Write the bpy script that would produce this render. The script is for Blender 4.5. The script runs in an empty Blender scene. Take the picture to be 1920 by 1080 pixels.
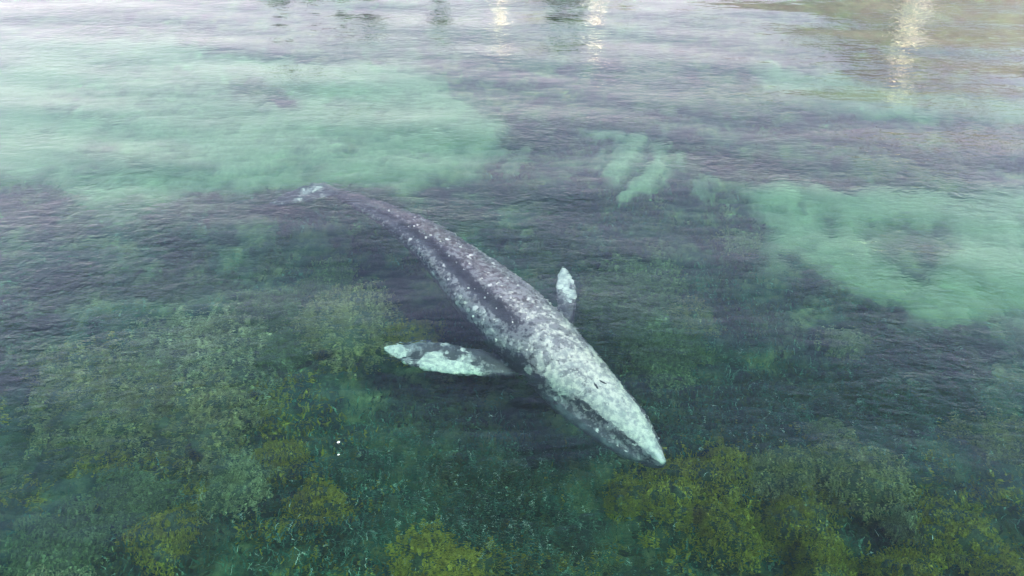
import bpy, math, random
import numpy as np
from mathutils import Vector, Matrix

# ------------------------------------------------------------------ camera, sky, sun, exposure
scene = bpy.context.scene
C = scene.collection
rng = np.random.default_rng(7)
random.seed(7)

cam_d = bpy.data.cameras.new("camera")
cam = bpy.data.objects.new("camera", cam_d)
C.objects.link(cam)
cam.location = (0, 0, 10.0)
cam.rotation_euler = (math.radians(90 - 36), 0, 0)
cam_d.sensor_fit = 'HORIZONTAL'
cam_d.angle = 2 * math.atan(960 / 1484)
cam_d.clip_start = 0.1
cam_d.clip_end = 1500
scene.camera = cam

SUN_EL = math.radians(43)
SUN_DIR = Vector((0.86 * math.cos(SUN_EL), -0.51 * math.cos(SUN_EL), math.sin(SUN_EL))).normalized()

world = bpy.data.worlds.new("World")
scene.world = world
world.use_nodes = True
wn, wl = world.node_tree.nodes, world.node_tree.links
wn.clear()
w_out = wn.new('ShaderNodeOutputWorld')
w_bg = wn.new('ShaderNodeBackground')
w_bg.inputs['Strength'].default_value = 0.1
sky = wn.new('ShaderNodeTexSky')
sky.sky_type = 'NISHITA'
sky.sun_disc = False
sky.sun_elevation = SUN_EL
sky.sun_rotation = math.atan2(0.86, -0.51)
sky.dust_density = 3.0
# thin high overcast over that sky: rosy white low down, blue grey overhead
geo = wn.new('ShaderNodeNewGeometry')
sep = wn.new('ShaderNodeSeparateXYZ')
wl.new(geo.outputs['Incoming'], sep.inputs[0])
neg = wn.new('ShaderNodeMath'); neg.operation = 'MULTIPLY'; neg.inputs[1].default_value = -1
wl.new(sep.outputs['Z'], neg.inputs[0])
ramp = wn.new('ShaderNodeValToRGB')
cr = ramp.color_ramp
cr.elements[0].position = 0.0; cr.elements[0].color = (1.26, 1.10, 1.15, 1)
cr.elements[1].position = 1.0; cr.elements[1].color = (0.22, 0.26, 0.34, 1)
e = cr.elements.new(0.76); e.color = (0.27, 0.31, 0.44, 1)
e = cr.elements.new(0.30); e.color = (1.22, 1.13, 1.36, 1)
e = cr.elements.new(0.62); e.color = (0.44, 0.54, 0.92, 1)
e = cr.elements.new(0.46); e.color = (0.86, 0.92, 1.34, 1)
wl.new(neg.outputs[0], ramp.inputs['Fac'])
wnoise = wn.new('ShaderNodeTexNoise')
wmap = wn.new('ShaderNodeMapping'); wmap.inputs['Scale'].default_value = (2.2, 2.2, 5)
wl.new(geo.outputs['Incoming'], wmap.inputs['Vector'])
wl.new(wmap.outputs[0], wnoise.inputs['Vector'])
wnoise.inputs['Scale'].default_value = 1.2; wnoise.inputs['Detail'].default_value = 4
wmr = wn.new('ShaderNodeMapRange')
wmr.inputs['From Min'].default_value = 0.3; wmr.inputs['From Max'].default_value = 0.7
wmr.inputs['To Min'].default_value = 9.7; wmr.inputs['To Max'].default_value = 12.0
wl.new(wnoise.outputs['Fac'], wmr.inputs['Value'])
wsc = wn.new('ShaderNodeVectorMath'); wsc.operation = 'SCALE'
wl.new(ramp.outputs['Color'], wsc.inputs[0]); wl.new(wmr.outputs[0], wsc.inputs['Scale'])
wmix = wn.new('ShaderNodeMix'); wmix.data_type = 'RGBA'
wmix.inputs[0].default_value = 0.85
wl.new(sky.outputs[0], wmix.inputs[6]); wl.new(wsc.outputs[0], wmix.inputs[7])
wl.new(wmix.outputs[2], w_bg.inputs['Color'])
wl.new(w_bg.outputs[0], w_out.inputs['Surface'])

sun_d = bpy.data.lights.new("sun", 'SUN')
sun_d.energy = 4.7
sun_d.angle = math.radians(18)
sun_d.color = (1.0, 0.93, 0.83)
sun = bpy.data.objects.new("sun", sun_d)
sun.rotation_euler = SUN_DIR.to_track_quat('Z', 'Y').to_euler()
sun.location = (20, -20, 40)
C.objects.link(sun)

scene.view_settings.view_transform = 'Standard'
scene.view_settings.look = 'None'
scene.view_settings.gamma = 1
scene.view_settings.use_curve_mapping = False
scene.view_settings.exposure = 1.42

scene.render.engine = 'CYCLES'
cy = scene.cycles
cy.use_denoising = True
cy.caustics_refractive = True
cy.caustics_reflective = True
cy.blur_glossy = 0.0
cy.max_bounces = 14
cy.transmission_bounces = 10
cy.glossy_bounces = 4
cy.diffuse_bounces = 3
cy.volume_bounces = 2
cy.sample_clamp_indirect = 14.0

# ------------------------------------------------------------------ helpers
def tag(o, label=None, cat=None, group=None, kind=None):
    if label: o['label'] = label
    if cat: o['category'] = cat
    if group: o['group'] = group
    if kind: o['kind'] = kind
    return o

def mesh_np(name, verts, faces, mat=None, smooth=False, attrs=None):
    """verts (n,3); faces: (m,k) array of equal-size polygons, or list of lists"""
    me = bpy.data.meshes.new(name)
    verts = np.asarray(verts, dtype=np.float32)
    if isinstance(faces, np.ndarray):
        m, k = faces.shape
        loops = faces.astype(np.int32).ravel()
        starts = np.arange(m, dtype=np.int32) * k
    else:
        loops = np.concatenate([np.asarray(f, dtype=np.int32) for f in faces])
        ln = np.array([len(f) for f in faces], dtype=np.int32)
        starts = np.concatenate([[0], np.cumsum(ln)[:-1]]).astype(np.int32)
    me.vertices.add(len(verts)); me.vertices.foreach_set('co', verts.ravel())
    me.loops.add(len(loops)); me.loops.foreach_set('vertex_index', loops)
    me.polygons.add(len(starts)); me.polygons.foreach_set('loop_start', starts)
    me.update(calc_edges=True)
    me.validate()
    if smooth:
        me.polygons.foreach_set('use_smooth', np.ones(len(me.polygons), dtype=bool))
    if mat: me.materials.append(mat)
    for an, av in (attrs or {}).items():
        a = me.attributes.new(an, 'FLOAT', 'POINT')
        a.data.foreach_set('value', np.asarray(av, dtype=np.float32))
    return me

def obj(name, me, parent=None, loc=(0, 0, 0), rotz=0.0):
    o = bpy.data.objects.new(name, me)
    C.objects.link(o)
    o.location = loc; o.rotation_euler = (0, 0, rotz)
    if parent: o.parent = parent
    return o

def hash2(ix, iy, seed):
    n = (ix.astype(np.int64) * 374761393 + iy.astype(np.int64) * 668265263 + seed * 974711) & 0x7fffffff
    n = ((n ^ (n >> 13)) * 1274126177) & 0x7fffffff
    return ((n ^ (n >> 16)) & 0xffff) / 65535.0

def vnoise(x, y, seed=0):
    x = np.asarray(x, float); y = np.asarray(y, float)
    ix = np.floor(x).astype(np.int64); iy = np.floor(y).astype(np.int64)
    fx = x - ix; fy = y - iy
    fx = fx * fx * fx * (fx * (fx * 6 - 15) + 10); fy = fy * fy * fy * (fy * (fy * 6 - 15) + 10)
    a = hash2(ix, iy, seed); b = hash2(ix + 1, iy, seed)
    c = hash2(ix, iy + 1, seed); d = hash2(ix + 1, iy + 1, seed)
    return (a * (1 - fx) + b * fx) * (1 - fy) + (c * (1 - fx) + d * fx) * fy

def fbm(x, y, octv=4, seed=0):
    s = 0; amp = 0.5; t = 0
    for k in range(octv):
        s = s + amp * vnoise(x * 2 ** k + 17.3 * k, y * 2 ** k - 9.1 * k, seed + k); t += amp; amp *= 0.5
    return s / t

def smooth(a, b, x):
    t = np.clip((x - a) / (b - a), 0, 1)
    return t * t * (3 - 2 * t)

def poly_sd(px, py, poly):
    """signed distance to a polygon, positive inside"""
    poly = np.asarray(poly, float)
    d = np.full(px.shape, 1e9); ins = np.zeros(px.shape, bool)
    n = len(poly)
    for i in range(n):
        a = poly[i]; b = poly[(i + 1) % n]
        e = b - a; wx = px - a[0]; wy = py - a[1]
        t = np.clip((wx * e[0] + wy * e[1]) / (e @ e), 0, 1)
        d = np.minimum(d, np.hypot(wx - e[0] * t, wy - e[1] * t))
        c = ((a[1] <= py) != (b[1] <= py)) & (px < (b[0] - a[0]) * (py - a[1]) / (b[1] - a[1] + 1e-12) + a[0])
        ins ^= c
    return np.where(ins, d, -d)

def new_mat(name):
    m = bpy.data.materials.new(name); m.use_nodes = True
    nt = m.node_tree; nt.nodes.clear()
    return m, nt.nodes, nt.links

def principled(name, color=(0.5, 0.5, 0.5), rough=0.8, var=0.25, scale=6.0, bump=0.0, coord='Object', spec=0.3):
    m, n, l = new_mat(name)
    out = n.new('ShaderNodeOutputMaterial'); b = n.new('ShaderNodeBsdfPrincipled')
    b.inputs['Roughness'].default_value = rough
    b.inputs['Specular IOR Level'].default_value = spec
    tc = n.new('ShaderNodeTexCoord'); nz = n.new('ShaderNodeTexNoise')
    nz.inputs['Scale'].default_value = scale; nz.inputs['Detail'].default_value = 5
    l.new(tc.outputs[coord], nz.inputs['Vector'])
    mr = n.new('ShaderNodeMapRange'); mr.inputs['From Min'].default_value = 0.3; mr.inputs['From Max'].default_value = 0.7
    mr.inputs['To Min'].default_value = 1 - var; mr.inputs['To Max'].default_value = 1 + var
    l.new(nz.outputs['Fac'], mr.inputs['Value'])
    vs = n.new('ShaderNodeVectorMath'); vs.operation = 'SCALE'; vs.inputs[0].default_value = color
    l.new(mr.outputs[0], vs.inputs['Scale']); l.new(vs.outputs[0], b.inputs['Base Color'])
    if bump:
        bp = n.new('ShaderNodeBump'); bp.inputs['Strength'].default_value = bump; bp.inputs['Distance'].default_value = 0.05
        l.new(nz.outputs['Fac'], bp.inputs['Height']); l.new(bp.outputs[0], b.inputs['Normal'])
    l.new(b.outputs[0], out.inputs['Surface'])
    return m

def blade_mat(name, cols, transl=0.3):
    """weed blades: each blade's own colour from its stored random value"""
    m, n, l = new_mat(name)
    out = n.new('ShaderNodeOutputMaterial')
    at = n.new('ShaderNodeAttribute'); at.attribute_name = 'rnd'
    rp = n.new('ShaderNodeValToRGB')
    r = rp.color_ramp
    r.elements[0].position = 0; r.elements[0].color = (*cols[0], 1)
    r.elements[1].position = 1; r.elements[1].color = (*cols[-1], 1)
    for i, c in enumerate(cols[1:-1]):
        e = r.elements.new((i + 1) / (len(cols) - 1)); e.color = (*c, 1)
    l.new(at.outputs['Fac'], rp.inputs['Fac'])
    d = n.new('ShaderNodeBsdfDiffuse'); t = n.new('ShaderNodeBsdfTranslucent'); mx = n.new('ShaderNodeMixShader')
    mx.inputs[0].default_value = transl
    l.new(rp.outputs[0], d.inputs['Color']); l.new(rp.outputs[0], t.inputs['Color'])
    l.new(d.outputs[0], mx.inputs[1]); l.new(t.outputs[0], mx.inputs[2])
    l.new(mx.outputs[0], out.inputs['Surface'])
    return m

# ------------------------------------------------------------------ seabed
SAND = {
 'a': [(-40, 33), (-26.0, 33.2), (-14.7, 32.9), (-8.5, 30.7), (-4.2, 30.8), (-2.0, 27.8), (-0.4, 25.2), (-0.3, 22.9), (-1.0, 22.1), (-2.6, 21.8), (-4.5, 21.1), (-5.5, 21.1), (-6.5, 21.4), (-8.4, 20.9), (-9.8, 20.2), (-11.0, 19.5), (-12.1, 20.1), (-13.4, 21.0), (-15.4, 21.2), (-18.1, 20.5), (-40, 22)],
 'f0': [(9.4, 20.9), (9.7, 20.9), (9.7, 20.7), (9.4, 20.7)],
 'f': [(6.7, 21.2), (8.4, 21.5), (9.6, 21.0), (11.7, 20.8), (15.2, 20.9), (20.3, 19.6), (24, 15.4), (12.4, 15.2), (10.6, 14.9), (9.8, 14.6), (9.5, 15.5), (8.8, 16.1), (8.1, 16.4), (7.9, 17.1), (6.8, 17.2), (7.0, 18.6), (6.8, 20.0)],
 'g': [(9.7, 30.7), (12.3, 29.6), (14.4, 27.5), (19.7, 26.5), (19.1, 25.2), (13.7, 25.7), (11.2, 26.2), (9.3, 28.1)],
}
WEED_IN_SAND = [
 ([(-10.6, 28.6), (-9.9, 29.1), (-7.8, 27.4), (-7.5, 26.1), (-9.0, 26.3)], 0.9),
 ([(-6.0, 24.1), (-5.4, 24.5), (-5.0, 23.4), (-5.7, 23.2)], 0.6),
 ([(-12.2, 22.9), (-9.0, 22.5), (-9.2, 21.8), (-11.7, 22.0)], 0.5),
 ([(9.7, 18.7), (11.1, 19.3), (12.4, 18.7), (11.7, 17.5), (10.5, 16.4), (9.7, 16.0), (9.8, 17.3)], 0.62),
 ([(7.4, 17.7), (8.0, 17.4), (7.8, 16.7), (7.4, 17.1)], 0.9),
 ([(9.0, 20.5), (9.2, 19.4), (9.0, 18.3), (8.9, 19.4)], 0.7),
]
SAND['h'] = [(-8, 31.5), (2, 30.5), (9, 33), (22, 31), (50, 33), (50, 62), (-50, 62), (-50, 33)]
STREAKS = [((4.26, 24.26), (3.06, 21.68), .42, 1.0), ((4.47, 22.24), (3.42, 20.39), .30, 1.0), ((4.93, 23.7), (4.42, 22.38), .28, .85), ((2.64, 24.47), (3.56, 24.39), .36, .8),
           ((2.97, 23.36), (2.44, 22.27), .27, .7), ((0.35, 23.56), (0.0, 22.08), .34, .85), ((5.88, 21.79), (5.58, 20.71), .3, .5), ((8.0, 25.6), (6.9, 23.9), .25, .25),
           ((3.5, 24.3), (2.75, 22.6), .22, .55), ((5.3, 23.2), (4.7, 21.6), .2, .45), ((6.4, 21.0), (6.0, 19.6), .22, .4), ((2.3, 23.9), (1.7, 22.4), .2, .35)]
def sand_mask(x, y):
    wx = x + 1.5 * (fbm(x * 0.9, y * 0.9, 4, 3) - 0.5) + 0.35 * (fbm(x * 3.1, y * 3.1, 2, 33) - 0.5)
    wy = y + 1.5 * (fbm(x * 0.9, y * 0.9, 4, 11) - 0.5) + 0.35 * (fbm(x * 3.1, y * 3.1, 2, 43) - 0.5)
    m = np.zeros(np.shape(x))
    for k, p in SAND.items():
        e = 0.75
        m = np.maximum(m, smooth(-e, e * 0.9, poly_sd(wx, wy, p)) * {'b': 0.6, 'c': 0.75, 'd': 0.85, 'h': 0.30, 'g': 0.8}.get(k, 1.0))
    for a_, b_, w_, k_ in STREAKS:
        e = np.array(b_) - np.array(a_); px, py = wx * .6 + x * .4 - a_[0], wy * .6 + y * .4 - a_[1]
        t = np.clip((px * e[0] + py * e[1]) / (e @ e), 0, 1)
        m = np.maximum(m, k_ * (1 - smooth(.35, 1.5, np.hypot(px - e[0] * t, py - e[1] * t) / w_)))
    for p, a in WEED_IN_SAND:
        m = m * (1 - a * smooth(-0.3, 0.3, poly_sd(wx, wy, p)))
    m = np.maximum(m, 0.35 * smooth(34, 39, y + 3 * (fbm(x * .2, y * .2, 3, 5) - .5)) * smooth(.42, .55, fbm(x * .12, y * .25, 3, 8)))
    m = m * (1 - 0.32 * smooth(0.50, 0.70, fbm(x * .45, y * .6, 4, 21)))
    return m * (1 - 0.3 * smooth(0.52, 0.72, fbm(x * 1.6, y * 1.6, 3, 23)))

def bed_z(x, y, s=None):
    if s is None: s = sand_mask(x, y)
    z = -3.55 + 0.45 * (fbm(x * 0.33, y * 0.33, 3, 50) - 0.5) + 0.35 * s
    z = z + (1 - s) * (0.55 * (fbm(x * 1.4, y * 1.4, 4, 60) - 0.5)) + s * 0.05 * (fbm(x * 1.2, y * 2.5, 2, 70) - 0.5)
    return z + 4.6 * smooth(50, 58, y)

xs = np.concatenate([np.linspace(-60, -17, 60)[:-1], np.linspace(-17, 17, 300)[:-1], np.linspace(17, 60, 60)])
ys = np.concatenate([np.linspace(-8, 6, 30)[:-1], np.linspace(6, 24, 200)[:-1], np.linspace(24, 62, 130)])
GX, GY = np.meshgrid(xs, ys)
SM = sand_mask(GX, GY)
GZ = bed_z(GX, GY, SM)
nx_, ny_ = len(xs), len(ys)
idx = np.arange(nx_ * ny_).reshape(ny_, nx_)
quads = np.stack([idx[:-1, :-1], idx[:-1, 1:], idx[1:, 1:], idx[1:, :-1]], -1).reshape(-1, 4)

def seabed_material():
    m, n, l = new_mat('seabed_sand_and_weed')
    out = n.new('ShaderNodeOutputMaterial'); b = n.new('ShaderNodeBsdfPrincipled')
    b.inputs['Roughness'].default_value = 0.95; b.inputs['Specular IOR Level'].default_value = 0.1
    tc = n.new('ShaderNodeTexCoord')
    def noise(sc, det=5, rough=0.6):
        z = n.new('ShaderNodeTexNoise'); z.inputs['Scale'].default_value = sc
        z.inputs['Detail'].default_value = det; z.inputs['Roughness'].default_value = rough
        l.new(tc.outputs['Object'], z.inputs['Vector']); return z
    def ramp2(src, stops):
        r = n.new('ShaderNodeValToRGB'); e = r.color_ramp.elements
        e[0].position, e[0].color = stops[0][0], (*stops[0][1], 1)
        e[1].position, e[1].color = stops[-1][0], (*stops[-1][1], 1)
        for p, c in stops[1:-1]:
            q = e.new(p); q.color = (*c, 1)
        l.new(src, r.inputs['Fac']); return r
    n1 = noise(1.2, 7, 0.70); n2 = noise(9, 4)
    weed = ramp2(n1.outputs['Fac'], [(0.36, (0.010, 0.013, 0.013)), (0.46, (0.028, 0.038, 0.030)), (0.55, (0.075, 0.088, 0.046)), (0.68, (0.17, 0.155, 0.065))])
    sandc = ramp2(n2.outputs['Fac'], [(0.3, (0.205, 0.19, 0.125)), (0.7, (0.31, 0.28, 0.185))])
    at = n.new('ShaderNodeAttribute'); at.attribute_name = 'sand'
    n3 = noise(2.6, 5, 0.6)
    ad = n.new('ShaderNodeMath'); ad.operation = 'MULTIPLY_ADD'; ad.inputs[1].default_value = 0.5
    l.new(n3.outputs['Fac'], ad.inputs[0]); l.new(at.outputs['Fac'], ad.inputs[2])
    mr = n.new('ShaderNodeMapRange'); mr.interpolation_type = 'SMOOTHSTEP'
    mr.inputs['From Min'].default_value = 0.25; mr.inputs['From Max'].default_value = 1.3
    l.new(ad.outputs[0], mr.inputs['Value'])
    mx = n.new('ShaderNodeMix'); mx.data_type = 'RGBA'
    l.new(mr.outputs[0], mx.inputs[0]); l.new(weed.outputs[0], mx.inputs[6]); l.new(sandc.outputs[0], mx.inputs[7])
    l.new(mx.outputs[2], b.inputs['Base Color'])
    bp = n.new('ShaderNodeBump'); bp.inputs['Strength'].default_value = 0.6; bp.inputs['Distance'].default_value = 0.08
    l.new(n2.outputs['Fac'], bp.inputs['Height']); l.new(bp.outputs[0], b.inputs['Normal'])
    l.new(b.outputs[0], out.inputs['Surface'])
    return m
seabed = obj('seabed', mesh_np('seabed', np.stack([GX, GY, GZ], -1).reshape(-1, 3), quads, seabed_material(), True, {'sand': SM.ravel()}))
tag(seabed, 'seabed of dark weed with pale green sand patches', kind='structure')

# ------------------------------------------------------------------ water body: rippled top, sides and floor below the seabed
def water_material():
    m, n, l = new_mat('clear_sea_water')
    out = n.new('ShaderNodeOutputMaterial')
    g = n.new('ShaderNodeBsdfGlass'); g.inputs['IOR'].default_value = 1.33; g.inputs['Roughness'].default_value = 0.0
    tc = n.new('ShaderNodeTexCoord')
    def wave(sx, sy, rot, sc, det, dist):
        mp = n.new('ShaderNodeMapping'); mp.inputs['Scale'].default_value = (sx, sy, 1); mp.inputs['Rotation'].default_value = (0, 0, math.radians(rot))
        z = n.new('ShaderNodeTexNoise'); z.inputs['Scale'].default_value = sc; z.inputs['Detail'].default_value = det
        z.inputs['Roughness'].default_value = 0.5; z.inputs['Distortion'].default_value = dist
        l.new(tc.outputs['Object'], mp.inputs['Vector']); l.new(mp.outputs[0], z.inputs['Vector']); return z.outputs['Fac']
    a = wave(0.60, 1.0, 5, 5.0, 2.0, 0.5)
    b = wave(0.42, 1.0, -16, 2.4, 1.0, 0.2)
    f_ = wave(0.55, 1.0, 12, 11.0, 2.0, 0.3)
    fa = n.new('ShaderNodeMath'); fa.operation = 'MULTIPLY_ADD'; fa.inputs[1].default_value = 0.42
    l.new(f_, fa.inputs[0]); l.new(a, fa.inputs[2]); a = fa.outputs[0]
    # calm and ruffled areas
    rz = wave(0.7, 1.0, 0, 0.22, 2.0, 0.0)
    mr = n.new('ShaderNodeMapRange'); mr.inputs['From Min'].default_value = 0.40; mr.inputs['From Max'].default_value = 0.60
    mr.inputs['To Min'].default_value = 0.15; mr.inputs['To Max'].default_value = 1.0
    l.new(rz, mr.inputs['Value'])
    ma = n.new('ShaderNodeMath'); ma.operation = 'MULTIPLY'; l.new(a, ma.inputs[0]); l.new(mr.outputs[0], ma.inputs[1])
    mb0 = n.new('ShaderNodeMath'); mb0.operation = 'MULTIPLY_ADD'; mb0.inputs[1].default_value = 0.8
    l.new(b, mb0.inputs[0]); l.new(ma.outputs[0], mb0.inputs[2])
    # a lull in the wind over the nearest water
    sx = n.new('ShaderNodeSeparateXYZ'); l.new(tc.outputs['Object'], sx.inputs[0])
    rzs = n.new('ShaderNodeMath'); rzs.operation = 'MULTIPLY_ADD'; rzs.inputs[1].default_value = 9.0; l.new(rz, rzs.inputs[0]); l.new(sx.outputs['Y'], rzs.inputs[2])
    lull = n.new('ShaderNodeMapRange'); lull.interpolation_type = 'SMOOTHSTEP'
    lull.inputs['From Min'].default_value = 13.0; lull.inputs['From Max'].default_value = 22.0
    lull.inputs['To Min'].default_value = 1.0; lull.inputs['To Max'].default_value = 1.0
    l.new(rzs.outputs[0], lull.inputs['Value'])
    mb = n.new('ShaderNodeMath'); mb.operation = 'MULTIPLY'; l.new(mb0.outputs[0], mb.inputs[0]); l.new(lull.outputs[0], mb.inputs[1])
    bp = n.new('ShaderNodeBump'); bp.inputs['Strength'].default_value = 1.0; bp.inputs['Distance'].default_value = 0.0175
    l.new(mb.outputs[0], bp.inputs['Height']); l.new(bp.outputs[0], g.inputs['Normal'])
    l.new(g.outputs[0], out.inputs['Surface'])
    va = n.new('ShaderNodeVolumeAbsorption'); va.inputs['Color'].default_value = (0.0, 0.80, 0.57, 1); va.inputs['Density'].default_value = 0.175
    vs = n.new('ShaderNodeVolumeScatter'); vs.inputs['Color'].default_value = (0.6, 0.85, 1.0, 1); vs.inputs['Density'].default_value = 0.006
    vs.inputs['Anisotropy'].default_value = 0.3
    ad = n.new('ShaderNodeAddShader'); l.new(va.outputs[0], ad.inputs[0]); l.new(vs.outputs[0], ad.inputs[1])
    l.new(ad.outputs[0], out.inputs['Volume'])
    return m

wxs = np.linspace(-59, 59, 237); wys = np.linspace(-7, 61.5, 200)
WX, WY = np.meshgrid(wxs, wys)
WZ = np.zeros_like(WX)
for lam, amp, ang, ph in [(3.1, .010, 84, 0.3), (2.2, .006, 70, 1.1), (4.6, .012, 100, 2.0), (1.5, .003, 92, 0.7)]:
    k = 2 * math.pi / lam
    WZ += amp * np.sin(k * (WX * math.cos(math.radians(ang)) + WY * math.sin(math.radians(ang))) + ph + 3 * fbm(WX * .12, WY * .12, 2, 90))
wn_x, wn_y = len(wxs), len(wys)
wi = np.arange(wn_x * wn_y).reshape(wn_y, wn_x)
wf = [list(q) for q in np.stack([wi[:-1, :-1], wi[:-1, 1:], wi[1:, 1:], wi[1:, :-1]], -1).reshape(-1, 4)]
wv = np.stack([WX, WY, WZ], -1).reshape(-1, 3)
nb = len(wv)
wv = np.concatenate([wv, [(-59, -7, -6), (59, -7, -6), (59, 61.5, -6), (-59, 61.5, -6)]])
wf.append([nb + 3, nb + 2, nb + 1, nb])
wf.append(list(wi[0, ::-1]) + [nb, nb + 1])
wf.append(list(wi[::-1, -1]) + [nb + 1, nb + 2])
wf.append(list(wi[-1, :]) + [nb + 2, nb + 3])
wf.append(list(wi[:, 0]) + [nb + 3, nb])
water = obj('water', mesh_np('water', wv, wf, water_material(), True))
tag(water, 'clear shallow green sea with small ripples', kind='structure')

# ------------------------------------------------------------------ grey whale
def interp(s, pts):
    p = np.array(pts, float)
    # smooth monotone-ish interpolation
    i = np.clip(np.searchsorted(p[:, 0], s) - 1, 0, len(p) - 2)
    x0 = p[i, 0]; x1 = p[i + 1, 0]; t = np.clip((s - x0) / (x1 - x0), 0, 1)
    sl = np.gradient(p[:, 1], p[:, 0])
    h = x1 - x0
    return ((2*t**3-3*t**2+1)*p[i, 1] + (t**3-2*t**2+t)*h*sl[i] + (-2*t**3+3*t**2)*p[i+1, 1] + (t**3-t**2)*h*sl[i+1])

HW = [(0, .08), (.15, .16), (.5, .34), (1.1, .53), (2, .66), (3, .78), (4, .86), (5, .89), (6.2, .84), (7.4, .68), (8.5, .58), (9.6, .45), (10.6, .34), (11.5, .24), (12.3, .15), (12.7, .08)]
CT = [(0, .02), (.5, .11), (1, .17), (2, .20), (3, .25), (4, .34), (5, .40), (6.2, .44), (7.4, .47), (8.5, .44), (9.6, .29), (10.6, .13), (11.5, .0), (12.3, -.10), (12.7, -.14)]
TOP = [(0, -1.05), (.5, -.92), (1.2, -.70), (2, -.48), (3, -.30), (4.2, -.20), (6, -.17), (7.4, -.17), (8.5, -.22), (9.6, -.32), (10.6, -.52), (11.5, -.82), (12.3, -1.12), (12.7, -1.22)]
HT = [(0, .22), (.15, .46), (.5, .70), (1.1, .95), (2, 1.25), (3, 1.55), (4, 1.75), (5, 1.80), (6.2, 1.66), (7.4, 1.35), (8.5, 1.05), (9.6, .76), (10.6, .54), (11.5, .38), (12.3, .22), (12.7, .12)]

def whale_section(s, th):
    """local (x,y,z) on the hull; s along the body from the snout, th angle (pi/2 is the back)"""
    hw = interp(s, HW); ct = interp(s, CT); top = interp(s, TOP); ht = interp(s, HT)
    c, sn = np.cos(th), np.sin(th)
    deg = np.degrees(th)
    bodyr = smooth(3.6, 5.6, s) * (1 - smooth(10.2, 11.6, s))
    r = np.ones_like(s * th)
    r = r + bodyr * (0.085 * np.exp(-((deg - 101) / 9) ** 2) - 0.20 * np.exp(-((deg - 126) / 15) ** 2) - 0.05 * np.exp(-((deg - 60) / 24) ** 2))
    # knuckles along the tail
    r = r + 0.05 * smooth(8.3, 8.8, s) * (1 - smooth(11, 11.6, s)) * np.exp(-((deg - 98) / 10) ** 2) * (0.5 + 0.5 * np.cos(s * 2 * np.pi / 0.36))
    head = 1 - smooth(1.6, 3.0, s)
    # groove of the mouth on both sides
    for d0 in (168, 12):
        r = r - 0.07 * head * np.exp(-((deg - d0) / 11) ** 2)
    up = np.clip(sn, 0, 1)
    jaw = 1 + np.where(c < 0, .26, -.14) * (1 - smooth(2.0, 3.4, s)) * smooth(0.1, .7, s) * (1 - smooth(-.25, .12, sn))
    narrow = jaw - head * np.where(c < 0, 0.42, 0.14) * up ** 0.8 * (1 - 0.3 * up)
    y = ct + hw * r * np.sign(c) * np.abs(c) ** 0.95 * narrow
    zc = top - ht * 0.48
    z = zc + np.where(sn > 0, ht * 0.48, ht * 0.52) * r * sn
    return -s, y, z

NS, NT = 150, 72
sv = np.linspace(0.0, 12.7, NS) ** 1.0
S_, T_ = np.meshgrid(sv, np.linspace(0, 2 * np.pi, NT, endpoint=False), indexing='ij')
bx, by, bz = whale_section(S_, T_)
bv = np.stack([bx, by, bz], -1).reshape(-1, 3)
bi = np.arange(NS * NT).reshape(NS, NT)
bf = [[bi[i, j], bi[i, (j + 1) % NT], bi[i + 1, (j + 1) % NT], bi[i + 1, j]] for i in range(NS - 1) for j in range(NT)]
bf.append(list(bi[0, ::-1])); bf.append(list(bi[-1]))

def blade_surface(path, thick=0.5, nk=18):
    """closed fin: path = rows of (leading point, trailing point, half thickness)"""
    V, F = [], []
    ring = 2 * nk
    for (a, b, t) in path:
        a = np.array(a, float); b = np.array(b, float)
        for k in range(ring):
            ph = 2 * np.pi * k / ring
            u = 0.5 - 0.5 * np.cos(ph)
            p = a + (b - a) * u
            prof = np.sin(ph) * (1.2 - 0.7 * u)
            V.append(p + np.array([0, 0, prof * t]))
    m = len(path)
    for i in range(m - 1):
        for k in range(ring):
            F.append([i * ring + k, i * ring + (k + 1) % ring, (i + 1) * ring + (k + 1) % ring, (i + 1) * ring + k])
    F.append(list(range(ring))[::-1]); F.append([(m - 1) * ring + k for k in range(ring)])
    return np.array(V), F

def flipper(root, tip, chord, droop):
    """paddle-shaped pectoral flipper from root to tip, in local coordinates"""
    root = np.array(root, float); tip = np.array(tip, float)
    d = tip - root; L = np.linalg.norm(d); d /= L
    side = np.cross(d, [0, 0, 1]); side /= np.linalg.norm(side)
    if side[0] < 0: side = -side                # leading edge towards the head
    rows = []
    for u in np.linspace(0, 1, 26):
        c = chord * float(np.interp(u, [0, .12, .3, .5, .68, .84, .94, 1], [.66, .70, .86, 1.0, .96, .68, .36, .06]))
        sweep = -0.42 * chord * u ** 2.2
        p = root + d * L * u + np.array([0, 0, -droop * math.sin(u * math.pi) * -1])
        tilt = np.array([0, 0, 0.10 * c])
        le = p + side * (c * 0.50 + sweep) - tilt * .5
        te = p + side * (-c * 0.50 + sweep) + tilt * .5
        rows.append((le, te, 0.05 + 0.10 * (1 - u) * (0.4 + 0.6 * c / chord)))
    return blade_surface(rows)

def fluke(side):
    rows = []
    base = np.array([-12.62, -0.13, -1.22])
    for u in np.linspace(0, 1, 24):
        half = 1.7 if side < 0 else .9
        lead = np.interp(u, [0, .2, .5, .8, 1], [0.60, .38, -.02, -.50, -.92])
        trail = np.interp(u, [0, .12, .35, .6, .85, 1], [-.35, -.55, -.74, -.86, -.98, -1.0])
        y = side * half * u
        z = 0.10 * math.sin(u * math.pi) - (0.10 if side < 0 else 1.0) * u
        yaw = .52 * u * half * .9 if side < 0 else -.75 * u * half
        y *= 1.0 if side < 0 else .4
        rows.append((base + [lead + yaw, y, z], base + [trail + yaw, y, z], 0.03 + 0.075 * (1 - u) ** 1.2))
    return blade_surface(rows)

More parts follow.
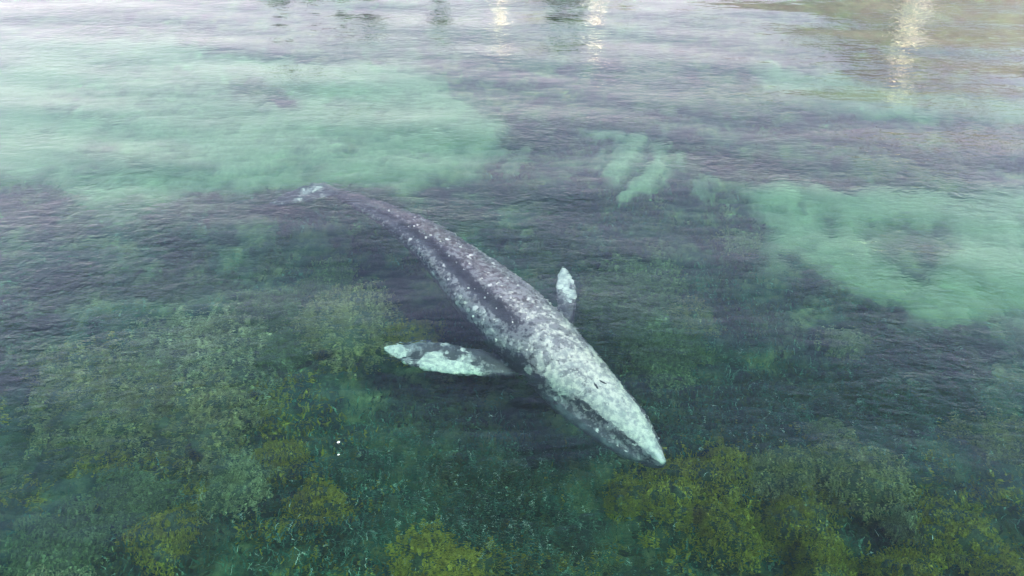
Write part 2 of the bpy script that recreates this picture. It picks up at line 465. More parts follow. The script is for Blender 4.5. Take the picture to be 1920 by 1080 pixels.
FLIP_L = ((-3.85, -0.36, -1.45), (-5.52, -2.56, -1.15))
FLIP_R = ((-3.80, 0.95, -1.20), (-5.34, 2.47, -0.70))
pieces = [(bv, bf), flipper(*FLIP_L, 0.86, 0.10), flipper(*FLIP_R, 0.48, 0.10), fluke(-1), fluke(1)]
V, F, off = [], [], 0
for v, f in pieces:
    V.append(v); F += [[i + off for i in q] for q in f]; off += len(v)
V = np.concatenate(V)
tmp = mesh_np('whale_tmp', V, F)
import bmesh
bm = bmesh.new(); bm.from_mesh(tmp)
# each shell outward facing
bmesh.ops.recalc_face_normals(bm, faces=bm.faces); bm.to_mesh(tmp); bm.free()
tob = obj('whale_tmp', tmp)
md = tob.modifiers.new('r', 'REMESH'); md.mode = 'VOXEL'; md.voxel_size = 0.036; md.use_smooth_shade = True
ms = tob.modifiers.new('s', 'SMOOTH'); ms.factor = 0.5; ms.iterations = 4
dg = bpy.context.evaluated_depsgraph_get()
whale_me = bpy.data.meshes.new_from_object(tob.evaluated_get(dg))
bpy.data.objects.remove(tob); bpy.data.meshes.remove(tmp)
whale_me.name = 'grey_whale'
nv = len(whale_me.vertices)
P = np.empty(nv * 3, np.float32); whale_me.vertices.foreach_get('co', P); P = P.reshape(-1, 3).astype(float)
s = -P[:, 0]; y = P[:, 1]; z = P[:, 2]
sc_ = np.clip(s, 0, 12.7)
hw = interp(sc_, HW); ct = interp(sc_, CT); top = interp(sc_, TOP); ht = interp(sc_, HT)
q = (y - ct) / np.maximum(hw, .05)
zc = top - ht * .48
ang = np.degrees(np.arctan2((z - zc) / (ht * .48), q))          # 90 is the back
is_fin = smooth(1.06, 1.22, np.abs(q)) * ((s > 2.5) & (s < 6.2)) + ((s > 11.4) & (np.abs(q) > 1.5)) * 1.0
is_fin = np.clip(is_fin, 0, 1)
# lumpy, wrinkled skin
dz = 0.018 * (fbm(s * 3, y * 4, 3, 5) - .5) + 0.010 * (fbm(s * 9, y * 9, 2, 6) - .5)
P[:, 2] += dz * (1 - is_fin)
whale_me.vertices.foreach_set('co', P.astype(np.float32).ravel())
# pigment with painted shade: how pale each region of the skin is
lower = np.abs(ang - 90) > 74
white = np.interp(s, [0, .9, 1.7, 2.3, 2.9, 3.6, 4.6, 6, 7.5, 9, 10.5, 12.7], [1.0, .98, .93, .83, .75, .67, .58, .48, .38, .27, .15, .05])
edge = 40 + 10 * smooth(.8, 2.0, s) + 16 * (fbm(s * 2.2, y * 2.2, 3, 77) - .5) * 2
mouth = (1 - smooth(1.9, 2.6, s)) * smooth(edge - 5, edge + 5, np.abs(ang - 90)) * (1 - smooth(95, 102, np.abs(ang - 90)))
white = white * (1 - .60 * mouth)
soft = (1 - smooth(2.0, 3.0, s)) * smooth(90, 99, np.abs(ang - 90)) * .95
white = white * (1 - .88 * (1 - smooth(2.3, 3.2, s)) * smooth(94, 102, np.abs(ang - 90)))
lip = (1 - smooth(1.6, 2.3, s)) * smooth(93, 99, np.abs(ang - 90)) * (1 - smooth(112, 128, np.abs(ang - 90)))
white = np.maximum(white, .45 * lip * smooth(.46, .58, fbm(s * 7, z * 9, 4, 9)))
# shade in the hollows beside the backbone painted into the skin, pale flank outside it
hollow_shade = smooth(3.6, 5.0, s) * (1 - smooth(10.4, 11.8, s)) * np.exp(-((ang - 121) / 13) ** 4)
white = white * (1 - .97 * hollow_shade)
flank = smooth(3.5, 4.5, s) * (1 - smooth(10.8, 12, s)) * np.exp(-((np.abs(ang - 90) - 66) / 14) ** 2)
white = np.clip(white + .06 * flank, 0, 1)
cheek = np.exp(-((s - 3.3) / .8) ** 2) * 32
belly_shade = smooth(80 - cheek, 96 - cheek, np.abs(ang - 90) + 8 * (fbm(s * 4, z * 4, 3, 31) - .5)) * smooth(2.2, 3, s)  # shade of the lower flank painted into the skin tone
white = white * (1 - .75 * belly_shade)
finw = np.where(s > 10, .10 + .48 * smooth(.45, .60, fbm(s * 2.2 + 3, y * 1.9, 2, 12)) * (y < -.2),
                (.28 + .58 * smooth(.38, .58, fbm(s * 2.3 + 1, y * 2.3, 3, 15))) * smooth(.85, 1.6, np.abs(y - .3)) * np.where(y < 0, 1 - .55 * smooth(.0, .35, (s - 5.52) - (y + 2.56) * .76 + .05), 1.0))  # shadow over the flipper roots painted as darker skin
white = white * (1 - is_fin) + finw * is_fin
# pale blotch low on the side behind the eye
blot = np.exp(-(((s - 3.25) / .13) ** 2 + ((z + .80) / .17) ** 2) ** 2) * (y < ct)
white = np.clip(np.maximum(white, blot), 0, 1)
warm = smooth(3.2, 6, s) * np.exp(-((ang - 78) / 26) ** 2)
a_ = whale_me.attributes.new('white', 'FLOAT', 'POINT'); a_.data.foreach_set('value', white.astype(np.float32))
a_ = whale_me.attributes.new('soft', 'FLOAT', 'POINT'); a_.data.foreach_set('value', soft.astype(np.float32))
a_ = whale_me.attributes.new('warm', 'FLOAT', 'POINT'); a_.data.foreach_set('value', warm.astype(np.float32))

def whale_material():
    m, n, l = new_mat('mottled_whale_skin')
    out = n.new('ShaderNodeOutputMaterial'); b = n.new('ShaderNodeBsdfPrincipled')
    b.inputs['Roughness'].default_value = 0.55; b.inputs['Specular IOR Level'].default_value = 0.25
    tc = n.new('ShaderNodeTexCoord')
    def attr(k):
        a = n.new('ShaderNodeAttribute'); a.attribute_name = k; return a.outputs['Fac']
    def noise(sc, det, dist=0.0, rough=0.6):
        z = n.new('ShaderNodeTexNoise'); z.inputs['Scale'].default_value = sc; z.inputs['Detail'].default_value = det
        z.inputs['Distortion'].default_value = dist; z.inputs['Roughness'].default_value = rough
        l.new(tc.outputs['Object'], z.inputs['Vector']); return z.outputs['Fac']
    def math_(op, a, bb, c=None):
        z = n.new('ShaderNodeMath'); z.operation = op
        for i, v in enumerate((a, bb, c)):
            if v is None: continue
            if isinstance(v, (int, float)): z.inputs[i].default_value = v
            else: l.new(v, z.inputs[i])
        return z.outputs[0]
    def mrange(v, a, bb, c=0.0, d=1.0):
        z = n.new('ShaderNodeMapRange'); z.interpolation_type = 'SMOOTHSTEP'
        z.inputs['From Min'].default_value = a; z.inputs['From Max'].default_value = bb
        z.inputs['To Min'].default_value = c; z.inputs['To Max'].default_value = d
        l.new(v, z.inputs['Value']); return z.outputs[0]
    def mix(f, c1, c2):
        z = n.new('ShaderNodeMix'); z.data_type = 'RGBA'
        for i, v in ((0, f), (6, c1), (7, c2)):
            if isinstance(v, tuple): z.inputs[i].default_value = (*v, 1)
            elif isinstance(v, float): z.inputs[i].default_value = v
            else: l.new(v, z.inputs[i])
        return z.outputs[2]
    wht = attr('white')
    base = mix(mrange(noise(3.0, 5), .35, .65), (0.024, 0.025, 0.033), (0.062, 0.062, 0.074))
    base = mix(attr('warm'), base, mix(mrange(noise(7, 3), .35, .65), (0.060, 0.044, 0.048), (0.13, 0.102, 0.104)))
    # fine mottling, medium blotches, round scars
    m1 = mrange(math_('ADD', noise(7.5, 5, .25, .70), math_('MULTIPLY', wht, .34)), .60, .73)
    m2 = mrange(math_('ADD', noise(4.2, 7, .3, .70), math_('MULTIPLY', wht, .52)), .82, .92)
    v = n.new('ShaderNodeTexVoronoi'); v.inputs['Scale'].default_value = 4.2; v.inputs['Randomness'].default_value = 1.0
    dn = n.new('ShaderNodeTexNoise'); dn.inputs['Scale'].default_value = 6; dn.inputs['Detail'].default_value = 3
    l.new(tc.outputs['Object'], dn.inputs['Vector'])
    dv = n.new('ShaderNodeVectorMath'); dv.operation = 'MULTIPLY_ADD'; dv.inputs[1].default_value = (.22, .22, .22)
    l.new(dn.outputs['Color'], dv.inputs[0]); l.new(tc.outputs['Object'], dv.inputs[2])
    l.new(dv.outputs[0], v.inputs['Vector'])
    spot = mrange(v.outputs['Distance'], .16, .26, 1, 0)
    vc = n.new('ShaderNodeSeparateColor'); l.new(v.outputs['Color'], vc.inputs[0])
    spot = math_('MULTIPLY', spot, mrange(wht, .16, .34))
    spot = math_('MULTIPLY', spot, mrange(math_('ADD', vc.outputs[0], math_('MULTIPLY', wht, .5)), .80, .86))
    col = mix(math_('MULTIPLY', m1, .8), base, mix(noise(12, 3), (0.20, 0.20, 0.215), (0.36, 0.355, 0.35)))
    col = mix(math_('MULTIPLY', m2, .92), col, mix(mrange(noise(9, 4), .35, .65), (0.38, 0.39, 0.38), (0.80, 0.79, 0.68)))
    col = mix(math_('MULTIPLY', spot, .85), col, (0.70, 0.68, 0.64))
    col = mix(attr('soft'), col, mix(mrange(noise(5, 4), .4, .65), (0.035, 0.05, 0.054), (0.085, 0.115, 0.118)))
    l.new(col, b.inputs['Base Color'])
    bp = n.new('ShaderNodeBump'); bp.inputs['Strength'].default_value = 0.5; bp.inputs['Distance'].default_value = 0.03
    l.new(noise(14, 4), bp.inputs['Height']); l.new(bp.outputs[0], b.inputs['Normal'])
    l.new(b.outputs[0], out.inputs['Surface'])
    return m
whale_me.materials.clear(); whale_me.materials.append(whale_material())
whale_me.polygons.foreach_set('use_smooth', np.ones(len(whale_me.polygons), bool))
W_LOC = (2.70, 9.56, -0.20); W_ROT = math.atan2(-.79, .61)
whale = obj('grey_whale', whale_me, None, W_LOC, W_ROT)
tag(whale, 'mottled grey whale with white head swimming just under the surface', 'whale')

barn_m = principled('barnacle_shell', (0.72, 0.70, 0.62), 0.8, .2, 20)
def barnacle_mesh(n, srange, drange, rr, seed):
    r_ = np.random.default_rng(seed); VV, FF = [], []
    for i in range(n):
        ss = r_.uniform(*srange); th = math.radians(90 + r_.normal(drange[0], drange[1]))
        p = np.array([float(q_) for q_ in whale_section(np.array([ss]), np.array([th]))])
        R = r_.uniform(*rr); o_ = len(VV)
        for (rad, h) in ((1, -.2), (.75, .5), (.35, .65)):
            for k in range(7):
                a2 = k * 2 * math.pi / 7 + i
                VV.append(p + [R * rad * math.cos(a2), R * rad * math.sin(a2), R * h])
        for j in range(2):
            for k in range(7):
                FF.append([o_ + j * 7 + k, o_ + j * 7 + (k + 1) % 7, o_ + j * 7 + 7 + (k + 1) % 7, o_ + j * 7 + 7 + k])
        FF.append([o_ + 14 + k for k in range(7)])
    return mesh_np('barnacles', np.array(VV), FF, barn_m)
for (n_, sr, dr, rr, sd) in [(36, (2.6, 6), (0, 34), (.012, .035), 1), (14, (5.5, 10.6), (0, 22), (.012, .04), 2), (50, (.3, 2.6), (0, 26), (.01, .026), 3)]:
    o = obj('barnacle_cluster', barnacle_mesh(n_, sr, dr, rr, sd), whale); o['kind'] = 'stuff'
# two blowhole slits and the eyes
bh_m = principled('wet_dark_skin', (0.03, 0.03, 0.035), 0.4, .1, 8)
def ellipsoid(rx, ry, rz, mat, n=10, m=7):
    VV, FF = [], []
    for i in range(m + 1):
        a1 = math.pi * i / m
        for k in range(n):
            a2 = 2 * math.pi * k / n
            VV.append((rx * math.sin(a1) * math.cos(a2), ry * math.sin(a1) * math.sin(a2), rz * math.cos(a1)))
    for i in range(m):
        for k in range(n):
            FF.append([i * n + k, (i + 1) * n + k, (i + 1) * n + (k + 1) % n, i * n + (k + 1) % n])
    return mesh_np('ellipsoid', np.array(VV), FF, mat, True)
for sd in (-1, 1):
    p = [float(q_) for q_ in whale_section(np.array([1.95]), np.array([math.radians(90 - 8 * sd)]))]
    o = obj('blowhole', ellipsoid(.11, .022, .02, bh_m), whale, p, sd * .25)
    p = [float(q_) for q_ in whale_section(np.array([2.35]), np.array([math.radians(90 - 92 * sd)]))]
    o = obj('eye', ellipsoid(.07, .04, .05, bh_m), whale, p)

# ------------------------------------------------------------------ seaweed
def blades(pos, h, wdt, lean, r_, segs=2, pale=None):
    """many tapered bent leaf ribbons; pos (n,3); returns verts, faces, rnd"""
    n = len(pos)
    az = r_.uniform(0, 2 * np.pi, n); le = lean * r_.uniform(.3, 1.2, n)
    hh = h * r_.uniform(.55, 1.25, n); ww = wdt * r_.uniform(.6, 1.4, n)
    fx, fy = np.cos(az), np.sin(az); sx, sy = -fy, fx
    VV = np.zeros((n, (segs + 1) * 2, 3)); 
    for k in range(segs + 1):
        u = k / segs
        out_ = hh * le * u ** 1.6; up = hh * np.sqrt(np.maximum(0.05, 1 - .5 * (le * u) ** 2)) * u
        w_ = ww * (1 - .75 * u ** 2) * (.6 + .8 * u * (1 - u) * 2)
        cx = pos[:, 0] + fx * out_; cy_ = pos[:, 1] + fy * out_; cz = pos[:, 2] + up
        VV[:, 2 * k] = np.stack([cx - sx * w_, cy_ - sy * w_, cz], -1)
        VV[:, 2 * k + 1] = np.stack([cx + sx * w_, cy_ + sy * w_, cz], -1)
    base = (np.arange(n) * (segs + 1) * 2)[:, None]
    FF = np.concatenate([base + np.array([2 * k, 2 * k + 1, 2 * k + 3, 2 * k + 2]) for k in range(segs)])
    return VV.reshape(-1, 3), FF, np.repeat(r_.uniform(0, 1, n), (segs + 1) * 2)

def meadow(name, label, n, region, density, h, wdt, lean, mat, seed):
    r_ = np.random.default_rng(seed)
    x = r_.uniform(region[0], region[1], n * 4); yy = r_.uniform(region[2], region[3], n * 4)
    keep = r_.uniform(0, 1, n * 4) < density(x, yy)
    x, yy = x[keep][:n], yy[keep][:n]  # at most n blades
    s_ = sand_mask(x, yy); k2 = s_ < 0.3; x, yy, s_ = x[k2], yy[k2], s_[k2]
    pos = np.stack([x, yy, bed_z(x, yy, s_) - .02], -1)
    v, f, rn = blades(pos, h, wdt, lean, r_)
    o = obj(name, mesh_np(name, v, f, mat, False, {'rnd': rn}))
    tag(o, label, 'seaweed', kind='stuff'); return o

teal_m = blade_mat('teal_seagrass', [(0.02, 0.05, 0.045), (0.035, 0.085, 0.065), (0.07, 0.16, 0.11), (0.03, 0.06, 0.05), (0.20, 0.32, 0.25)])
brown_m = blade_mat('brown_seaweed', [(0.02, 0.022, 0.015), (0.05, 0.055, 0.025), (0.07, 0.075, 0.03), (0.03, 0.04, 0.03)])
def teal_density(x, yy):
    d = smooth(.40, .58, fbm(x * .55, yy * .55, 3, 131))
    near = np.exp(-(((x + 1.6) / 3.4) ** 2 + ((yy - 9.6) / 2.0) ** 2))
    right = np.exp(-(((x - 8) / 4.5) ** 2 + ((yy - 12.2) / 1.6) ** 2))
    return np.clip(.25 * d + .9 * near + .6 * right, 0, 1) * (1 - .7 * smooth(17, 24, yy))
meadow('seagrass_meadow', 'meadow of short teal seagrass across the near seabed', 42000, (-13, 14, 7, 22), teal_density, .20, .015, .9, teal_m, 5)
meadow('brown_weed_carpet', 'carpet of dark brown and olive weed over the seabed', 38000, (-15, 16, 7, 26), lambda x, yy: smooth(.38, .6, fbm(x * .8, yy * .8, 3, 151)), .20, .035, 1.1, brown_m, 6)

gold_m = blade_mat('golden_weed', [(0.09, 0.066, 0.010), (0.22, 0.165, 0.018), (0.40, 0.29, 0.04), (0.14, 0.11, 0.02)])
def gold_density(x, yy):
    a_ = np.exp(-(((x - 6.4) / 2.8) ** 2 + ((yy - 9.2) / 1.3) ** 2)) + .8 * np.exp(-(((x - 3.4) / 1.2) ** 2 + ((yy - 9.6) / .9) ** 2))
    a_ = a_ + .7 * np.exp(-(((x + 7.4) / 2.2) ** 2 + ((yy - 12.3) / 1.6) ** 2)) + .6 * np.exp(-(((x + 6.5) / 2.4) ** 2 + ((yy - 9.4) / 1.2) ** 2)) + .4 * np.exp(-(((x + .8) / 1.2) ** 2 + ((yy - 8.2) / .6) ** 2))
    return np.clip(a_, 0, 1) * smooth(.47, .60, fbm(x * 1.3, yy * 1.3, 4, 171))
meadow('olive_weed_tufts', 'ragged olive and golden weed tufts between the near rocks', 62000, (-11, 11, 7, 15), gold_density, .15, .026, 1.1, gold_m, 8)

# weed covered rocks: prototypes of each colour, then copies
rock_m = principled('weedy_rock', (0.06, 0.066, 0.035), .95, .6, 9, .9)
weed_cols = {
 'olive': [(0.13, 0.095, 0.012), (0.27, 0.20, 0.024), (0.44, 0.33, 0.05), (0.19, 0.145, 0.025)],
 'green': [(0.05, 0.065, 0.03), (0.11, 0.135, 0.06), (0.19, 0.22, 0.10), (0.08, 0.10, 0.045)],
 'pale': [(0.11, 0.105, 0.055), (0.25, 0.235, 0.12), (0.48, 0.44, 0.24), (0.17, 0.16, 0.08)],
 'dull': [(0.11, 0.09, 0.04), (0.26, 0.21, 0.09), (0.50, 0.40, 0.18), (0.17, 0.14, 0.06)],
}
weed_mats = {k: blade_mat(k + '_weed', v, .35) for k, v in weed_cols.items()}
def rock_protos(kind, seed):
    r_ = np.random.default_rng(seed)
    nu, nvv = 26, 12
    VV, FF = [], []
    for i in range(nvv + 1):
        el = (i / nvv) * math.pi * .62
        for k in range(nu):
            a2 = 2 * math.pi * k / nu
            d = np.array([math.sin(el) * math.cos(a2), math.sin(el) * math.sin(a2), math.cos(el)])
            rad = .30 + 1.35 * (float(fbm(np.array([d[0] * 2.1 + seed]), np.array([d[1] * 2.1 + d[2] * 1.3]), 3, seed)[0]))
            VV.append(d * rad * np.array([1, .85, .62]))
    for i in range(nvv):
        for k in range(nu):
            FF.append([i * nu + k, (i + 1) * nu + k, (i + 1) * nu + (k + 1) % nu, i * nu + (k + 1) % nu])
    VV = np.array(VV)
    rk = mesh_np('rock', VV, FF, rock_m, True)
    n = 6500
    pick = r_.integers(nu, len(VV) - 2 * nu, n)
    pos = VV[pick] * r_.uniform(.85, 1.4, n)[:, None] ** np.array([1, 1, -.9]) + r_.normal(0, .06, (n, 3))
    # tufts: dense in some places, bare in others
    dens = fbm(pos[:, 0] * 2.5 + seed, pos[:, 1] * 2.5, 2, seed + 9)
    pos = pos[dens > .28]
    v, f, rn = blades(pos, .08, .027, 1.2, r_)
    return rk, mesh_np('weed', v, f, weed_mats[kind], False, {'rnd': rn})
protos = {k: [rock_protos(k, 30 + 7 * i + 3 * j) for j in range(3)] for i, k in enumerate(weed_cols)}

ROCKS = [  # x, y, radius, height factor, kind, label
 (-7.01, 13.8, 1.25, 1.05, 'pale', 'broad pale green weed mound at the far end of the left reef'),
 (-9.08, 12.72, 1.15, 1.05, 'dull', 'broad grey olive weed mound furthest out on the left reef'),
 (-6.45, 11.95, 1.0, 1.05, 'dull', 'olive weed mound on the near right end of the left reef'),
 (-7.94, 12.11, .8, 1.05, 'dull', 'small olive mound in the middle of the left reef'),
 (-5.33, 13.84, .6, .9, 'green', 'rounded green clump beside the right end of the left reef'),
 (-6.02, 15.15, .7, .7, 'green', 'faint green clump behind the left reef'),
 (-4.63, 16.67, .65, .5, 'green', 'dim green clump left of the whale back'),
 (-5.3, 10.21, .62, .9, 'pale', 'pale green lumpy clump between two olive clumps left of centre'),
 (-4.75, 10.88, .42, 1.1, 'olive', 'small yellow olive clump above the pale lumpy clump'),
 (-7.17, 9.8, .6, .8, 'green', 'green clump low on the left below the reef'),
 (-6.28, 8.94, .5, 1.0, 'olive', 'yellow green clump near the lower left edge'),
 (-8.1, 8.7, .8, .9, 'green', 'large green clump in the bottom left corner'),
 (-7.9, 7.9, .5, 1.0, 'pale', 'pale yellow clump at the very bottom left corner'),
 (-3.59, 9.74, .42, 1.0, 'olive', 'narrow olive clump at the left end of the seagrass'),
 (-1.19, 8.2, .8, .75, 'olive', 'yellow olive clump at the bottom edge below the seagrass'),
 (-4.04, 14.79, 1.0, .55, 'dull', 'dark low mound left of the whale shadow'),
 (-2.24, 14.43, .5, .6, 'olive', 'small dark olive clump just left of the whale flank'),
 (4.14, 10.49, .62, .95, 'olive', 'round olive clump right of the whale snout'),
 (3.98, 9.2, .5, 1.0, 'olive', 'tall olive clump below and right of the whale snout'),
 (5.33, 9.45, .5, 1.15, 'olive', 'long yellow olive clump at the edge of the dark gap lower right'),
 (5.51, 8.5, .55, 1.1, 'olive', 'yellow olive clump at the bottom edge lower right'),
 (5.34, 10.34, .5, .9, 'dull', 'small dull clump between two olive clumps on the right'),
 (6.76, 10.31, .65, .85, 'dull', 'broad dull green clump right of the olive clumps'),
 (7.14, 9.2, .3, 1.2, 'pale', 'small pale stone like clump among olive weed lower right'),
 (6.81, 8.13, .48, 1.1, 'olive', 'bright yellow clump at the bottom edge far right'),
 (7.99, 8.96, .6, 1.0, 'olive', 'large olive clump at the lower right'),
 (8.62, 8.2, .5, 1.0, 'olive', 'yellow olive clump in the bottom right corner'),
 (3.1, 10.0, .52, .8, 'olive', 'yellow green clump just under the whale snout'),
 (2.2, 9.95, .36, .9, 'olive', 'small yellow green clump left of the whale snout'),
 (3.22, 16.24, 1.1, .7, 'green', 'broad green mound beyond the far flipper'),
 (2.95, 15.0, .8, .7, 'green', 'lighter green mound beside the far flipper'),
 (4.36, 15.18, .5, .7, 'dull', 'small dull clump right of the green flipper mounds'),
 (6.23, 18.33, .55, .7, 'pale', 'pale round clump beside the right sand patch'),
 (7.76, 14.24, .42, .7, 'pale', 'pale teal clump below the right sand patch'),
 (6.52, 11.47, .3, .9, 'pale', 'bright pale teal stone right of the whale head'),
 (9.92, 11.17, .6, .8, 'dull', 'grey green clump at the right edge'),
 (3.52, 13.86, .75, .6, 'green', 'dark green mound right of the whale shoulder'),
]
for i, (x, yy, r, hf, kind, lab) in enumerate(ROCKS):
    rk, wd = protos[kind][i % 3]
    zb = float(bed_z(np.array([x]), np.array([yy]))[0]) + .15
    t = bpy.data.objects.new('weedy_rock', None); C.objects.link(t)
    t.location = (x, yy, zb); t.rotation_euler = (0, 0, i * 2.399)
    t.scale = (r, r, (r * .5 + .45) * hf * 1.15)
    tag(t, lab, 'weedy rock', 'weed covered rocks on the seabed')
    obj('rock', rk, t); w_ = obj('weed', wd, t); w_['kind'] = 'stuff'

# pale curled ribbons painted whitish in place of glints on the ripples
pale_m = blade_mat('glint_white', [(0.28, 0.32, 0.28), (0.45, 0.48, 0.42), (0.75, 0.75, 0.7)], .2)
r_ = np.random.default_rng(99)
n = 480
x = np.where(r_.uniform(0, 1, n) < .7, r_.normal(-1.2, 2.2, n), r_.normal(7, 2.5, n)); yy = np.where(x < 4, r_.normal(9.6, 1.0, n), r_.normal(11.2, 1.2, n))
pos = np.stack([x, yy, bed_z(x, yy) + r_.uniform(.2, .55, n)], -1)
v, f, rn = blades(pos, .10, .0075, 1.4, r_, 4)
tag(obj('glint_ribbons', mesh_np('glint_ribbons', v, f, pale_m, False, {'rnd': rn})), 'pale curled ribbons standing in for ripple glints over the near seagrass', 'leaves', kind='stuff')

foam_m = principled('white_foam', (0.85, 0.85, 0.82), .6, .05, 20)
for (x, yy, r, lab) in [(-2.94, 9.31, .035, 'white floating fleck, the larger one beyond its twin'), (-2.89, 9.03, .026, 'tiny white floating fleck nearer than its larger twin')]:
    o = obj('floating_feather', ellipsoid(r * .8, r * .4, r * .25, foam_m), None, (x, yy, .01), .5)
    tag(o, lab, 'feather', 'white flecks floating on the water')

# ------------------------------------------------------------------ far shore that the water mirrors
def land_z(x, yy):
    h = 1.2 + 1.0 * smooth(60, 75, yy) + 5 * (fbm(x * .03, yy * .03, 3, 200) - .4) * smooth(66, 90, yy)
    hill = 13 * smooth(12, 44, x) * smooth(64, 88, yy) + 5 * smooth(8, 20, x) * smooth(66, 82, yy)
    return np.where(yy < 61, -1.5, h) + hill * (.75 + .5 * fbm(x * .08, yy * .08, 4, 210))
lx = np.linspace(-140, 140, 120); ly = np.concatenate([[59.5], np.linspace(61, 170, 60)])
LX, LY = np.meshgrid(lx, ly); LZ = land_z(LX, LY); LZ[0] = -1.5
li = np.arange(LX.size).reshape(LX.shape)
lq = np.stack([li[:-1, :-1], li[:-1, 1:], li[1:, 1:], li[1:, :-1]], -1).reshape(-1, 4)
land_m = principled('dry_grass_and_rock', (0.34, 0.29, 0.25), .95, .5, .35, .5)
tag(obj('far_shore', mesh_np('far_shore', np.stack([LX, LY, LZ], -1).reshape(-1, 3), lq, land_m, True)), 'low far shore rising to a brown hill on the right', kind='structure')

def box(VV, FF, x0, x1, y0, y1, z0, z1):
    o = len(VV)
    VV += [(x0, y0, z0), (x1, y0, z0), (x1, y1, z0), (x0, y1, z0), (x0, y0, z1), (x1, y0, z1), (x1, y1, z1), (x0, y1, z1)]
    FF += [[o + q_ for q_ in f] for f in ([3, 2, 1, 0], [4, 5, 6, 7], [0, 1, 5, 4], [1, 2, 6, 5], [2, 3, 7, 6], [3, 0, 4, 7])]
def box_obj(name, parent, mat, *bs):
    VV, FF = [], []
    for b in bs: box(VV, FF, *b)
    return obj(name, mesh_np(name, np.array(VV), FF, mat), parent)
white_wall = principled('white_wash', (0.90, 0.85, 0.75), .8, .06, 1.5)
grey_roof = principled('slate_roof', (0.10, 0.10, 0.11), .8, .2, 3)
dark_glass = principled('dark_glass', (0.03, 0.035, 0.04), .15, .1, 3, spec=.5)
timber = principled('grey_timber', (0.22, 0.18, 0.14), .8, .3, 4)
def house(x, yy, w, d, h, rh, label):
    t = bpy.data.objects.new('shore_house', None); C.objects.link(t)
    t.location = (x, yy, float(land_z(np.array([x]), np.array([yy]))[0]) - .3)
    tag(t, label, 'house', 'white houses on the far shore')
    VV, FF = [], []
    box(VV, FF, -w / 2, w / 2, 0, d, 0, h)
    o = len(VV); VV += [(-w / 2, 0, h), (w / 2, 0, h), (0, 0, h + rh), (-w / 2, d, h), (w / 2, d, h), (0, d, h + rh)]
    FF += [[o, o + 1, o + 2], [o + 4, o + 3, o + 5]]
    obj('wall', mesh_np('wall', np.array(VV), FF, white_wall), t)
    e = .18
    rv = np.array([(-w / 2 - e, -e, h - e), (0, -e, h + rh + .06), (w / 2 + e, -e, h - e), (-w / 2 - e, d + e, h - e), (0, d + e, h + rh + .06), (w / 2 + e, d + e, h - e)])
    rv = np.concatenate([rv, rv + [0, 0, .14]])
    rf = [[6, 7, 10, 9], [7, 8, 11, 10], [0, 3, 4, 1], [1, 4, 5, 2], [0, 1, 7, 6], [1, 2, 8, 7], [3, 9, 10, 4], [4, 10, 11, 5], [0, 6, 9, 3], [2, 5, 11, 8]]
    obj('roof', mesh_np('roof', rv, rf, grey_roof), t)
    box_obj('door', t, timber, (-.45, .45, -.06, .02, .3, 2.4))
    for k in range(int((h - 1) // 2.8)):
        zz = 3.6 + 2.8 * k
        if zz + 1.2 > h: break
        wdw = box_obj('window', t, timber, (-.42, .42, -.05, .01, zz - .1, zz + 1.3))
        box_obj('pane', wdw, dark_glass, (-.34, .34, -.06, -.052, zz, zz + 1.2))
lit_m, ln_, ll_ = new_mat('lit_lamp_glass')
lo_ = ln_.new('ShaderNodeOutputMaterial'); le_ = ln_.new('ShaderNodeEmission')
le_.inputs['Color'].default_value = (1.0, 0.80, 0.55, 1); le_.inputs['Strength'].default_value = 5.5
ll_.new(le_.outputs[0], lo_.inputs['Surface'])
house(1.7, 66, 3.0, 7, 5.4, 1.8, 'low wide white house between the two lit lamps')
house(9.3, 67, 2.4, 7, 5.0, 1.6, 'low white house behind and right of the pines')
# white harbour light
t = bpy.data.objects.new('harbour_light', None); C.objects.link(t)
t.location = (31.2, 62.5, float(land_z(np.array([31.2]), np.array([62.5]))[0]) - .5)
t.scale = (1, 1, .86)
tag(t, 'tall white harbour light on the right of the far shore', 'lighthouse')
def lathe(name, prof, mat, parent, n=24):
    VV = [(r * math.cos(2 * math.pi * k / n), r * math.sin(2 * math.pi * k / n), z_) for r, z_ in prof for k in range(n)]
    FF = [[i * n + k, i * n + (k + 1) % n, (i + 1) * n + (k + 1) % n, (i + 1) * n + k] for i in range(len(prof) - 1) for k in range(n)]
    FF += [list(range(n))[::-1], [(len(prof) - 1) * n + k for k in range(n)]]
    return obj(name, mesh_np(name, np.array(VV), FF, mat, True), parent)
lathe('tower', [(1.3, 0), (1.2, 1), (.95, 10.4), (.95, 10.5)], white_wall, t)
lathe('gallery', [(1.25, 10.52), (1.3, 10.6), (1.3, 10.85), (1.25, 10.9)], white_wall, t)
lathe('lantern', [(.6, 10.92), (.6, 12.3)], lit_m, t)
lathe('cap', [(.95, 12.32), (.9, 12.5), (.4, 13.1), (.05, 13.4)], grey_roof, t)
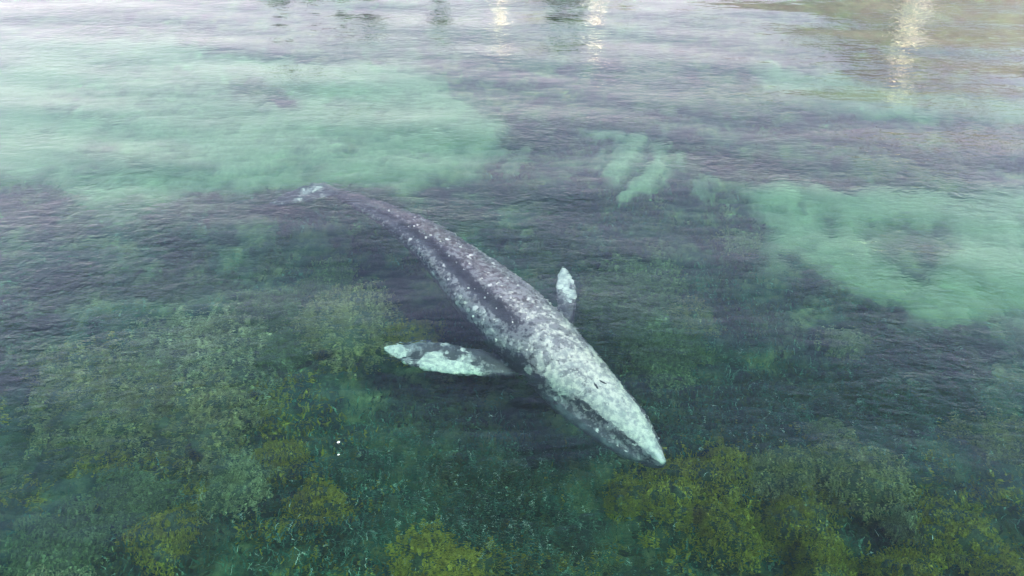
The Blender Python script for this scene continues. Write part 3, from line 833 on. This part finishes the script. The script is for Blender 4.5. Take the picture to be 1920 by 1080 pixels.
def shore_lamp(x, yy, h, label):
    t = bpy.data.objects.new('shore_lamp', None); C.objects.link(t)
    t.location = (x, yy, float(land_z(np.array([x]), np.array([yy]))[0]) - .2)
    tag(t, label, 'lamp', 'lit lamps on the far shore')
    lathe('post', [(.16, 0), (.12, .6), (.08, h)], timber, t, 10)
    lathe('lamp_globe', [(.12, h + .01), (.42, h + .25), (.55, h + .6), (.42, h + .95), (.1, h + 1.12)], lit_m, t, 14)
    lathe('lamp_cap', [(.2, h + 1.13), (.3, h + 1.16), (.04, h + 1.35)], grey_roof, t, 12)
shore_lamp(-0.9, 62.3, 6.6, 'lit globe lamp left of the pair of dark pines on the far shore')
shore_lamp(6.6, 62.3, 6.6, 'lit globe lamp right of the pair of dark pines on the far shore')
# pines
bark = principled('pine_bark', (0.09, 0.065, 0.05), .9, .3, 4)
needle = blade_mat('pine_needles', [(0.02, 0.03, 0.015), (0.035, 0.05, 0.02), (0.05, 0.065, 0.03)], .2)
def pine(x, yy, h, w, seed, label):
    r_ = np.random.default_rng(seed)
    t = bpy.data.objects.new('pine_tree', None); C.objects.link(t)
    t.location = (x, yy, float(land_z(np.array([x]), np.array([yy]))[0]) - .2)
    tag(t, label, 'tree', 'dark pines on the far shore')
    lathe('trunk', [(.22, 0), (.15, h * .5), (.04, h * .97)], bark, t, 8)
    n = 1400
    u = r_.uniform(.12, 1, n) ** .8; a2 = r_.uniform(0, 6.283, n)
    rad = w * (1.05 - u) * (.35 + .65 * r_.uniform(0, 1, n) ** .5) * (.75 + .5 * vnoise(u * 9, a2 * 1.2, seed))
    pos = np.stack([rad * np.cos(a2), rad * np.sin(a2), u * h], -1)
    v, f, rn = blades(pos, .55, .14, 1.3, r_)
    obj('crown', mesh_np('crown', v, f, needle, False, {'rnd': rn}), t)
for i, (x, yy, h, w, lab) in enumerate([(3.6, 63.5, 7.6, 1.9, 'dark pine beside the left lit lamp'), (5.1, 64, 7.3, 1.8, 'dark pine beside the right lit lamp'),
        (-5.6, 63, 6.6, 1.2, 'single small dark pine left of the houses'), (-11.3, 63.5, 6.6, 2.3, 'rightmost pine of the left clump on the far shore'),
        (-13.4, 64, 7.0, 2.4, 'second pine from the right in the left clump'), (-15.6, 63.6, 6.6, 2.3, 'third pine from the right in the left clump'), (-18.0, 63, 7.2, 2.3, 'leftmost pine of the left clump on the far shore')]):
    pine(x, yy, h, w, 300 + i, lab)
